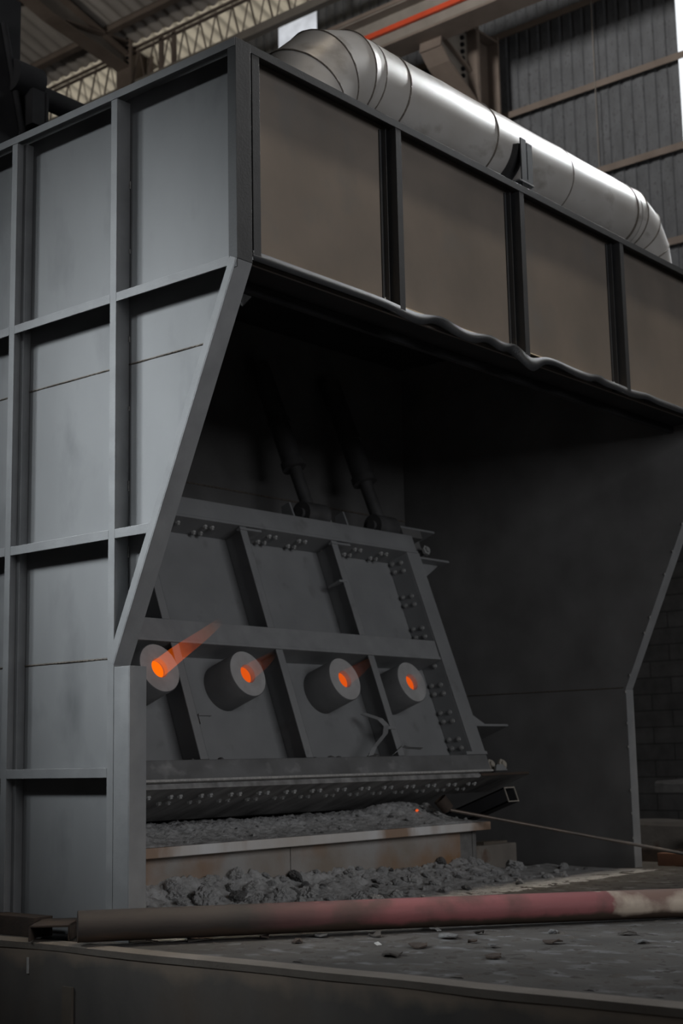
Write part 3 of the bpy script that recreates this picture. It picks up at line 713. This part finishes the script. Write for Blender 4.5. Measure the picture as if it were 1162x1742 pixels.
# burners
flames = ((0.72, 1.0), (0.34, 0.26), (0.36, 0.15), (0.14, 0.12))
for (x, s), (fl_, al), lbl in zip(((1.433, 0.683), (2.353, 0.669), (3.518, 0.661), (4.438, 0.662)), flames,
                            ('long orange flame jetting up from the leftmost burner', 'short orange flame from the second burner from the left',
                             'faint orange flame from the third burner, beside the bent strap', 'tiny faint flame at the rightmost burner beside the bolted stile')):
    rr = 0.19; rh = 0.071; yf = -0.05
    n = 48
    cir = lambda rad, yy: [(x + rad * math.cos(2 * math.pi * i / n), yy, s + rad * math.sin(2 * math.pi * i / n)) for i in range(n)]
    b = MB(); b.loft([cir(rr, PN + 0.01), cir(rr, yf + 0.006), cir(rr - 0.006, yf)], smooth=True)
    bu = b.build('burner_nozzle', M['burner'], door)
    b = MB(); b.loft([cir(rr - 0.006, yf), cir(rh + 0.006, yf)], smooth=False)
    b.loft([cir(rh + 0.006, yf), cir(rh, yf + 0.008), cir(rh, yf + 0.10)], smooth=True)
    o = b.build('end_ring', M['burner_face'], bu)
    b = MB(); b.add(cir(rh, yf + 0.045), [tuple(range(n))]); b.build('fire_mouth', M['glow'] if x < 2 else M['glow2'], bu)
    # flame: tapering jet blown out of the hole, a thing of its own
    f = MB(); N_ = 24; segs = 14; rings_ = []
    for k in range(segs + 1):
        t = k / segs
        rad = 0.066 * (1 - 0.62 * t ** 1.5)
        wob = 0.004 * math.sin(9 * t + x)
        rings_.append([(rad * math.cos(2 * math.pi * i / N_) + wob, rad * math.sin(2 * math.pi * i / N_), t) for i in range(N_)])
    f.loft(rings_)
    fo = f.build('flame', M['flame']); tag(fo, lbl, 'flame')
    rotm = Matrix.Rotation(-LE, 4, 'X')
    base = Vector((0, 2.0, 1.039)) + rotm @ Vector((x, yf + 0.03, s))
    dirv = (rotm @ Vector((0, -0.64, 0.055))).normalized()
    q = dirv.to_track_quat('Z', 'Y')
    fo.matrix_world = Matrix.LocRotScale(base, q, Vector((1, 1, fl_)))
    fo.color = (1, 0.5, 0.1, al)

# hinge lugs on top of the door and the hydraulic rams leaning with it
for xx in (3.62, 3.98, 4.12, 4.36):
    b = MB(); b.prism([(xx, 0.05, 2.22), (xx, 0.19, 2.22), (xx, 0.16, 2.40), (xx, 0.06, 2.40)], (0.022, 0, 0)); b.build('hinge_lug', M['door'], door)
rot = Matrix.Rotation(-LE, 4, 'X'); D0 = Vector((0, 2.0, 1.039))
def dw(p): return D0 + rot @ Vector(p)


for x0, top, lb, rr in ((3.93, 3.9, 'left hydraulic ram rising from the door top into the dark', 0.075), (4.95, 3.9, 'right hydraulic ram, barely visible behind the door top', 0.08)):
    h = empty('hydraulic_ram', dw((x0, 0.10, 2.25)), lb, 'hydraulic ram')
    b = MB(); b.tube(dw((x0, 0.1, 2.36)), dw((x0 - 0.03, 0.1, 2.86)), rr * 0.8, 20); wp(b.build('piston_rod', M['hydraulic'], None), h)
    b = MB(); b.tube(dw((x0 - 0.03, 0.1, 2.80)), dw((x0 - 0.09, 0.1, top)), rr * 1.25, 24); wp(b.build('cylinder_barrel', M['hydraulic'], None), h)
    b = MB(); b.tube(dw((x0 - 0.03, 0.1, 2.80)), dw((x0 - 0.033, 0.1, 2.87)), rr * 1.5, 24); wp(b.build('gland_ring', M['hydraulic'], None), h)
    b = MB(); b.tube(dw((x0 - 0.055, 0.1, 3.25)), dw((x0 - 0.058, 0.1, 3.30)), rr * 1.45, 24); wp(b.build('gland_ring', M['hydraulic'], None), h)
    b = MB(); b.tube(dw((x0 - 0.13, 0.10, 2.33)), dw((x0 + 0.16, 0.10, 2.33)), 0.11, 20); b.tube(dw((x0 - 0.16, 0.10, 2.33)), dw((x0 - 0.12, 0.10, 2.33)), 0.05, 12)
    wp(b.build('clevis', M['hydraulic'], None), h)

# ------------------------------------------------------------------ exhaust duct
yc, zc, dr, phi, psi = 0.688, 5.8874, 0.3305, 0.02424, 0.028
AX = Vector((math.cos(phi) * math.cos(psi), math.sin(phi) * math.cos(psi), math.sin(psi)))
DB = Vector((-math.sin(phi), math.cos(phi), 0)); DC = AX.cross(DB)
C0 = Vector((0, yc, zc))
bd = (-DC * math.cos(0.13) + DB * math.sin(0.13)).normalized()
n1 = AX.cross(bd)
NS = 56
def ring(c, t, rad):
    n2 = t.cross(n1)
    return [c + (n1 * math.cos(2 * math.pi * i / NS) + n2 * math.sin(2 * math.pi * i / NS)) * rad for i in range(NS)]


RB = 0.617; X0 = 1.944; X1 = 6.02
def left(a): return C0 + AX * X0 + bd * RB - bd * RB * math.cos(a) - AX * RB * math.sin(a), (AX * math.cos(a) - bd * math.sin(a))
def right(a): return C0 + AX * X1 + bd * RB - bd * RB * math.cos(a) + AX * RB * math.sin(a), (AX * math.cos(a) + bd * math.sin(a))


duct = empty('exhaust_duct', C0 + AX * 4 - Vector((0, 0, dr)), 'big bare steel exhaust duct with elbowed ends lying along the top of the hood', 'duct')
JA = (0.136, 0.524, 0.91, 1.30, 1.57)
def weldring(c, t, rad, wv=0.011):
    n2 = t.cross(n1); b = MB(); rs_ = []
    for off, k in ((-wv, 0), (-wv * 0.4, 0.007), (wv * 0.4, 0.007), (wv, 0)):
        rs_.append([c + t * off + (n1 * math.cos(2 * math.pi * i / NS) + n2 * math.sin(2 * math.pi * i / NS)) * (rad + k * random.uniform(0.6, 1.2)) for i in range(NS)])
    b.loft(rs_, smooth=True); return b


stops = [X0, 2.0, 2.30, 3.50, 4.711, 5.93, X1]
for a, c in zip(stops[:-1], stops[1:]):
    if a == X0: a = X0 - 0.08
    b = MB(); m_ = max(1, int((c - a) / 0.3)); b.loft([ring(C0 + AX * (a + (c - a) * i / m_), AX, dr + 0.003 * math.sin(7 * (a + (c - a) * i / m_))) for i in range(m_ + 1)])
    wp(b.build('duct_section', M['duct']), duct)
for a in stops[1:-1]:
    wp(weldring(C0 + AX * a, AX, dr, 0.010 if a != 5.93 else 0.018).build('weld_seam', M['weld']), duct)
for fn in (left, right):
    prev = 0.0
    for k, a in enumerate(JA):
        c0, t0 = fn(prev); c1, t1 = fn(a)
        rad0 = dr if prev == 0 else dr + 0.012; rad1 = dr + 0.012
        b = MB(); b.loft([ring(c0, t0, rad0), ring(c1, t1, rad1)]); wp(b.build('elbow_segment', M['duct']), duct)
        if k < 3: wp(weldring(c1, t1, rad1, 0.008).build('weld_seam', M['weld']), duct)
        prev = a
    c1, t1 = fn(1.57)
    b = MB(); b.tube(c1, Vector((c1.x, c1.y, 5.12)), dr + 0.012, NS, cap=False); wp(b.build('elbow_segment', M['duct']), duct)
# saddle bracket welded on the header that carries the duct
sd = MB()
xs = 3.72; sc0 = C0 + AX * 3.72
arc_o = []; arc_i = []
for i in range(15):
    t = math.radians(188 + i * 7)
    for lst, rr_ in ((arc_i, dr + 0.004), (arc_o, dr + 0.060)): lst.append((xs, sc0.y + rr_ * math.cos(t), sc0.z + rr_ * math.sin(t)))
sd.prism(arc_i + arc_o[::-1], (0.10, 0, 0))
sad = wp(sd.build('saddle_bracket', M['dark_frame']), hood)
b = MB(); yf = sc0.y - dr - 0.065; zt_ = sc0.z - 0.03
b.box(xs, xs + 0.075, yf - 0.012, yf, 5.27, zt_ + 0.02); b.box(xs + 0.09, xs + 0.165, yf - 0.012, yf, 5.27, zt_); b.box(xs + 0.075, xs + 0.087, yf - 0.012, yf + 0.28, 5.27, zt_ - 0.32)
b.box(xs + 0.155, xs + 0.165, yf, yf + 0.05, 5.27, zt_)
sc(b, 'saddle_post', M['dark_frame'], sad)
b = MB(); b.box(xs - 0.05, xs + 0.165, yf - 0.02, yf + 0.2, 5.60, 5.61); sc(b, 'saddle_flange', M['frame'], sad)

# ------------------------------------------------------------------ hearth slab on its plinth
SY = 1.80; SX1 = 5.03
pl = empty('hearth_plinth', (2.6, 2.4, 0), 'low hearth plinth with a thick rust-stained slab under the furnace door', 'plinth')
b = MB(); b.box(0.15, SX1, SY, 3.4, 0.385, 0.455); wp(b.build('top_slab', M['slab'], None, 0.006), pl)
b = MB(); b.box(0.15, 2.50, SY + 0.10, SY + 0.16, 0, 0.385); wp(b.build('front_plate', M['plinth'], None, 0.004), pl)
b = MB(); b.box(2.508, 4.70, SY + 0.10, SY + 0.16, 0, 0.385); wp(b.build('front_plate', M['plinth'], None, 0.004), pl)
b = MB(); b.box(4.70, 4.97, SY + 0.12, SY + 1.4, 0, 0.385); b.box(4.9, 4.93, SY + 0.108, SY + 0.121, 0, 0.38); wp(b.build('end_block', M['stone'], None, 0.004), pl)
b = MB(); b.box(0.15, 4.65, SY + 0.16, 3.4, 0, 0.385); wp(b.build('core', M['black_soot_shade'], None), pl)
# heightfield helper for ash
def field(x0, x1, y0, y1, nx, ny, hf):
    b = MB(); v = []; f = []
    for j in range(ny + 1):
        for i in range(nx + 1):
            x = x0 + (x1 - x0) * i / nx; y = y0 + (y1 - y0) * j / ny; v.append((x, y, hf(x, y)))
    for j in range(ny):
        for i in range(nx):
            a = j * (nx + 1) + i; f.append((a, a + 1, a + nx + 2, a + nx + 1))
    b.add(v, f, True); return b


def fbm(x, y, s, o=4): return noise.fractal(Vector((x * s, y * s, 3.1)), 0.9, 2.1, o)
def hslab(x, y):
    e = min(1, (y - SY) / 0.5); e2 = min(1, max(0, (SX1 - x) / 0.25))
    h = 0.006 + 0.10 * e ** 2 + (0.006 + 0.016 * e) * fbm(x, y, 5) + 0.012 * (0.3 + e) * fbm(x + 5, y, 24)
    h += 0.09 * math.exp(-((x - 4.35) / 0.35) ** 2 - ((y - 2.25) / 0.3) ** 2) + 0.05 * math.exp(-((x - 0.95) / 0.3) ** 2) * e
    if y < SY + 0.02: h = 0.002
    return 0.455 + max(0.001, h * (0.25 + 0.75 * e2))


ash = field(0.16, SX1 - 0.01, SY + 0.004, 2.7, 460, 90, hslab).build('ash_layer', M['ash'])
tag(ash, 'layer of grey ash spread over the hearth slab under the door', 'ash', kind='stuff')
def hrub(x, y):
    f = math.exp(-max(0, (1.9 - y - 0.02)) / 0.26)
    lump = 1.15 - 0.5 * min(1, max(0, (x - 1.0) / 3.5))
    h = 0.20 * f * lump * (0.55 + 0.8 * (0.5 + 0.5 * noise.noise(Vector((x * 2.3, y * 1.2, 0))))) + (0.026 * fbm(x, y, 7) + 0.020 * fbm(x + 3, y, 21)) * (0.25 + f)
    if x > 4.9: h *= max(0.15, 1 - (x - 4.9) / 0.5)
    if y < 0.75: h -= (0.75 - y) * 0.12
    return max(-0.02, h)


rub = field(0.14, 6.1, 0.55, 1.93, 560, 130, hrub).build('ash_heap', M['ash'])
tag(rub, 'long heap of grey ash and grit piled along the foot of the plinth', 'ash', kind='stuff')
# clinker lumps, each its own object
protos = []
for k in range(7):
    bm = bmesh.new(); bmesh.ops.create_icosphere(bm, subdivisions=4, radius=1.0)
    sd_ = Vector((k * 7.3, k * 3.1, 0))
    for v in bm.verts:
        d = 1 + 0.45 * noise.noise(v.co * 1.1 + sd_) + 0.34 * (0.5 - abs(noise.noise(v.co * 2.4 + sd_))) + 0.22 * noise.noise(v.co * 5 + sd_) + 0.12 * noise.noise(v.co * 11 + sd_)
        v.co *= d
    for v in bm.verts: v.co.z *= 0.78
    me = bpy.data.meshes.new('clinker_lump'); bm.to_mesh(me); bm.free()
    me.polygons.foreach_set('use_smooth', [False] * len(me.polygons))
    me.materials.append((M['slag'], M['slag_pale'], M['slag'], M['slag_dark'], M['slag'], M['slag_pale'], M['slag'])[k]); protos.append(me)


def lump(x, y, z, r, k, label, group):
    o = bpy.data.objects.new('clinker_lump', protos[k]); COL.objects.link(o)
    o.location = (x, y, z); o.scale = (r * random.uniform(0.8, 1.3), r * random.uniform(0.8, 1.2), r * random.uniform(0.7, 1.0))
    o.rotation_euler = (random.uniform(-0.5, 0.5), random.uniform(-0.5, 0.5), random.uniform(0, 6.28))
    tag(o, label, 'slag lump', group)


for i in range(210):
    x = random.uniform(0.25, 5.0) if i < 190 else random.uniform(4.6, 5.9)
    d = random.random() ** 1.6 * 0.85; y = 1.86 - d
    r = random.choice((0.016, 0.022, 0.03, 0.03, 0.042)) * (1.25 if x < 2.6 else 0.85)
    lump(x, y, hrub(x, y) + r * 0.35, r, random.randrange(7), 'grey clinker lump in the ash heap along the foot of the plinth', 'clinker lumps at the foot of the plinth')
for x, y, r, k, lb in ((1.33, 1.62, 0.085, 0, 'big craggy clinker lump left of the dark hollow in the ash heap'), (2.0, 1.52, 0.072, 0, 'rounded dark grey clinker boulder in the left half of the ash heap'),
                       (2.32, 1.56, 0.075, 1, 'pale rough clinker boulder beside the rounded grey one'), (3.55, 1.55, 0.062, 5, 'pale flat clinker lump in front of the rust-stained plinth plate'),
                       (1.62, 1.60, 0.06, 3, 'dark clinker lump in the hollow of the ash heap'), (5.25, 1.72, 0.07, 4, 'wide clinker lump in front of the small concrete block')):
    lump(x, y, hrub(x, y) + r * 0.4, r, k, lb, None)
for i in range(70):
    x = random.uniform(0.6, 4.9); y = random.uniform(SY + 0.05, 2.3); r = random.choice((0.008, 0.012, 0.017)) * (1.4 if 4.0 < x < 4.7 else 1)
    lump(x, y, hslab(x, y) + r * 0.4, r, random.randrange(7), 'small clinker lump on the ash covered hearth slab', 'clinker lumps on the hearth slab')
lump(4.52, 2.1, hslab(4.52, 2.1) + 0.02, 0.05, 1, 'pale clinker lump next to the rod head on the hearth slab', None)
b = MB(); bmx = bmesh.new(); bmesh.ops.create_icosphere(bmx, subdivisions=2, radius=0.014)
me = bpy.data.meshes.new('ember'); bmx.to_mesh(me); bmx.free(); me.materials.append(M['ember'])
o = bpy.data.objects.new('ember', me); COL.objects.link(o); o.location = (4.33, 2.08, hslab(4.33, 2.08) + 0.012); o.scale = (1, 1, 0.8)
tag(o, 'glowing orange ember on the ash under the right end of the door', 'ember')

# poker rod with a ring head lying on the slab and running out to the right
rd = empty('poker_rod', (4.62, 1.95, 0.6), 'long rusty poker rod with a ring head sloping from the slab to the lower right', 'rod')
b = MB(); b.tube((4.538, 1.88, 0.570), (6.42, 0.489, 0.095), 0.015, 10); wp(b.build('shaft', M['rod'], None), rd)
b = MB(); b.tube((4.52, 1.89, 0.575), (4.46, 1.93, 0.665), 0.055, 18, 0.06, cap=False); b.tube((4.52, 1.89, 0.575), (4.46, 1.93, 0.665), 0.045, 18, 0.05, cap=False); wp(b.build('ring_head', M['rust'], None), rd)

# bent steel strap hanging on the fourth rib, and scraps on the bottom beam
def strip(pts, wd, t, name, m, axis=(1, 0, 0)):
    b = MB(); ax = Vector(axis)
    ring_ = []
    for i, p in enumerate(pts):
        p = Vector(p); a = Vector(pts[max(0, i - 1)]); c = Vector(pts[min(len(pts) - 1, i + 1)]); tn = (c - a).normalized(); nn = tn.cross(ax).normalized()
        ring_.append([p + ax * wd / 2 + nn * t / 2, p - ax * wd / 2 + nn * t / 2, p - ax * wd / 2 - nn * t / 2, p + ax * wd / 2 - nn * t / 2])
    b.loft(ring_, smooth=False, caps=True); return b.build(name, m)


st = strip([dw(p) for p in ((3.83, 0.11, 0.42), (3.90, 0.01, 0.33), (3.92, -0.02, 0.26), (3.85, -0.035, 0.18), (3.69, -0.01, 0.075), (3.63, 0.01, 0.008))], 0.05, 0.007, 'steel_strap', M['door'], axis=(0.9, -0.4, 0.2))
tag(st, 'bent twisted steel strap hanging on the rib between the third and fourth burners', 'metal strap')
b = MB(); b.prism([dw((3.91, -0.01, 0.235)), dw((4.05, -0.01, 0.235)), dw((4.05, -0.01, 0.262)), dw((3.91, -0.01, 0.262))], rot @ Vector((0, 0.05, 0)))
b.build('lug', M['door']).parent = st
st2 = strip([dw(p) for p in ((3.90, -0.02, 0.006), (4.06, -0.02, 0.08), (4.12, -0.02, 0.065), (4.33, -0.01, 0.06))], 0.035, 0.006, 'steel_strap', M['door'], axis=(0.1, -0.8, 0.5))
tag(st2, 'kinked flat steel strip lying on the bottom beam near the right stile', 'metal strap')
for k, (x, r) in enumerate(((1.63, 0.02), (1.78, 0.02), (1.92, 0.025), (2.98, 0.016), (3.18, 0.022), (3.26, 0.018), (3.70, 0.045), (3.74, 0.03))):
    p = dw((x, 0.05, 0.01)); lump(p.x, p.y, p.z, r, 3, 'dark scrap of slag resting on the bottom beam of the furnace door', 'slag scraps on the door beam')

# small concrete block right of the plinth
b = MB(); b.box(5.06, 5.70, 1.98, 2.5, 0, 0.235)
cbk = b.build('concrete_block', M['kerb'], None, 0.012); tag(cbk, 'low stained concrete block at the right end of the plinth', 'concrete block')
b = MB(); b.box(5.2, 5.38, 2.0, 2.12, 0.235, 0.262); b.box(5.42, 5.62, 2.03, 2.16, 0.235, 0.256)
tag(b.build('brick_scrap', M['tan']), 'flat brick scraps lying on the low concrete block', 'brick')

# ------------------------------------------------------------------ things at the right behind the leg
b = MB()
n = 24
rg = []
for i in range(n + 1):
    y = 3.02 - 2.7 * i / n
    d = 0.02 * noise.noise(Vector((y * 2, 0, 5)))
    rg.append([(10.35, y, 0.55), (10.35, y, 0.66 + d), (10.4, y, 0.685 + d), (11.4, y, 0.70), (11.4, y, 0.56)])
led = empty('stone_ledge', (10.9, 2.5, 0.0), 'rough grey stone ledge on a bracket behind the right leg of the hood', 'ledge')
b.loft([r_ for r_ in rg], smooth=False, caps=True); wp(b.build('ledge_slab', M['stone'], None), led)
b = MB(); b.prism([(10.5, 2.55, 0.56), (11.3, 2.55, 0.56), (11.3, 2.55, 0.0), (11.1, 2.55, 0.0)], (0, -0.2, 0)); wp(b.build('bracket', M['soot'], None), led)
b = MB(); rg = []
for i in range(40):
    y = 4.0 - 3.6 * i / 39
    d = 0.025 * noise.noise(Vector((y * 1.4, 0, 1)))
    rg.append([(8.6, y, 0), (8.6, y, 0.25 + d), (8.64, y, 0.29 + d), (9.05, y, 0.30 + d), (9.1, y, 0)])
b.loft(rg, smooth=False, caps=True); tag(b.build('concrete_kerb', M['kerb']), 'low dusty concrete kerb crossing behind the right leg of the hood', 'kerb')
b = MB(); b.box(6.50, 6.62, -0.1, 0.98, 0, 0.115); tag(b.build('steel_bar', M['rustbox'], None, 0.006), 'rust-red square bar on the floor at the right edge', 'metal bar')
b = MB(); b.box(6.95, 7.12, 0.9, 2.2, 0, 0.05); b.box(6.95, 6.97, 0.9, 2.2, 0.05, 0.11); b.box(7.1, 7.12, 0.9, 2.2, 0.05, 0.11)
tag(b.build('steel_channel', M['rust'], None), 'dark steel channel lying just behind the right leg of the hood', 'metal bar')
b = MB(); b.tube((8.45, 1.62, 0.14), (8.45, 1.2, 0.14), 0.05, 16)
tag(b.build('pipe_stub', M['black'], None), 'short black pipe stub in front of the kerb at the right edge', 'pipe')

# ------------------------------------------------------------------ foreground
PA = Vector((-0.30, 1.00, 0.112)); PB = Vector((3.75, -2.02, 0.085))
ln = (PB - PA).length
pp = MB(); segs = 30; rr = 0.088
pr_ = []
for k in range(segs + 1):
    t = k / segs
    pr_.append([(ln * t, rr * math.cos(2 * math.pi * i / 32), rr * math.sin(2 * math.pi * i / 32) + 0.006 * math.sin(3.2 * t + 0.5)) for i in range(32)])
pp.loft(pr_, caps=True)
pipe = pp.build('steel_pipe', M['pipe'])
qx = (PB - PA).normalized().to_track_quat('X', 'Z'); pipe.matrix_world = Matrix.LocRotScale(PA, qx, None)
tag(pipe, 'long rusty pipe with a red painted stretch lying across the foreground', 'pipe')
# small dark channel offcut and beam at the floor edge on the left
def orient(b, name, m, loc, ang, bevel=0.003):
    o = b.build(name, m, None, bevel); o.location = loc; o.rotation_euler = (0, 0, ang); return o


b = MB(); b.box(-0.12, 0.12, 0, 0.4, 0.078, 0.09); b.box(-0.12, -0.108, 0, 0.4, 0, 0.09); b.box(0.108, 0.12, 0, 0.4, 0, 0.09)
tag(orient(b, 'channel_offcut', M['rust'], (-0.26, 1.30, 0.012), R(-50)), 'small rusty channel offcut upside down at the floor edge, lower left', 'metal bar')
b = MB(); b.box(-0.8, 0.8, 0, 0.14, 0, 0.115)
tag(orient(b, 'dark_beam', M['rust'], (-0.115, 2.42, 0.0), R(-90)), 'dark beam end lying on the floor at the lower left edge', 'metal bar')
b = MB(); b.box(-0.325, -0.306, 1.02, 1.10, -0.72, -0.215); tag(b.build('batten', M['tan']), 'short tan batten standing against the floor step at lower left', 'batten')
b = MB(); b.box(-0.313, -0.305, 1.42, 1.435, -0.17, -0.08); tag(b.build('metal_strip', M['glint']), 'narrow pale metal strip on the floor step near the left edge', 'metal strip')
b = MB(); b.prism([(-0.9, -0.30, -0.30), (-0.62, -0.42, -0.235), (-0.62, -1.3, -0.235), (-0.9, -1.25, -0.30)], (0, 0, -0.03)); b.box(-0.88, -0.66, -1.1, -0.5, -0.72, -0.32)
tag(b.build('board', M['dull_board']), 'dull pale board lying below the floor step at bottom centre', 'board')
# scraps on the floor between the pipe and the step
ft = [(0.55, 0.35), (0.78, 0.12), (0.95, -0.15), (0.5, 0.05), (1.1, -0.55), (1.35, -0.6), (0.7, -0.65), (1.6, -0.95), (0.35, -0.75), (1.2, -1.2), (0.9, -1.0), (1.75, -1.35), (0.55, -1.25), (1.45, -1.6), (0.25, 0.62), (1.0, -0.8)]
for i, (x, y) in enumerate(ft):
    bm = bmesh.new(); r_ = random.uniform(0.025, 0.075)
    bmesh.ops.create_circle(bm, cap_ends=True, segments=9, radius=r_)
    for v in bm.verts:
        v.co.x *= random.uniform(0.7, 1.7); v.co.y *= random.uniform(0.5, 1.1); v.co.z = random.uniform(0, 0.02)
    e = bmesh.ops.extrude_face_region(bm, geom=bm.faces[:])
    for g in e['geom']:
        if isinstance(g, bmesh.types.BMVert): g.co.z += 0.008
    bmesh.ops.recalc_face_normals(bm, faces=bm.faces[:])
    me = bpy.data.meshes.new('scrap_flake'); bm.to_mesh(me); bm.free(); me.materials.append((M['rust'], M['slag_dark'], M['grit'])[i % 3])
    o = bpy.data.objects.new('scrap_flake', me); COL.objects.link(o); o.location = (x, y, 0.001); o.rotation_euler = (0, 0, random.uniform(0, 3))
    tag(o, 'flat dark scale flake on the floor between the pipe and the step', 'scrap', 'scale flakes on the floor in front of the pipe')
for (x, y, lb) in ((1.35, -0.3, 'bright foil scrap right under the pipe, lower centre'), (0.63, -0.42, 'bright foil scrap near the floor step, lower centre')):
    b = MB(); b.prism([(x, y, 0.002), (x + 0.03, y - 0.01, 0.002), (x + 0.035, y + 0.02, 0.016), (x + 0.005, y + 0.025, 0.012)], (0, 0, 0.004)); tag(b.build('foil_scrap', M['glint']), lb, 'scrap')
b = MB(); b.prism([(0.28, 0.70, 0.0), (0.38, 0.62, 0.0), (0.40, 0.68, 0.035), (0.30, 0.76, 0.03)], (0.02, 0.02, 0.015)); tag(b.build('rusty_chip', M['rust']), 'rusty chip under the pipe at lower left', 'scrap')
b = MB(); ring_ = []
fg = field(-0.1, 6.9, -2.6, 0.9, 320, 160, lambda x, y: -0.004 + max(0, 0.016 * fbm(x, y, 9) - 0.002) + max(0, 0.012 * fbm(x + 9, y, 22) - 0.003))
tag(fg.build('floor_grit', M['grit']), 'thin scatter of ash and grit over the floor around the pipe', 'grit', kind='stuff')
SC.cycles.use_denoising = True
SC.cycles.sample_clamp_indirect = 4.0
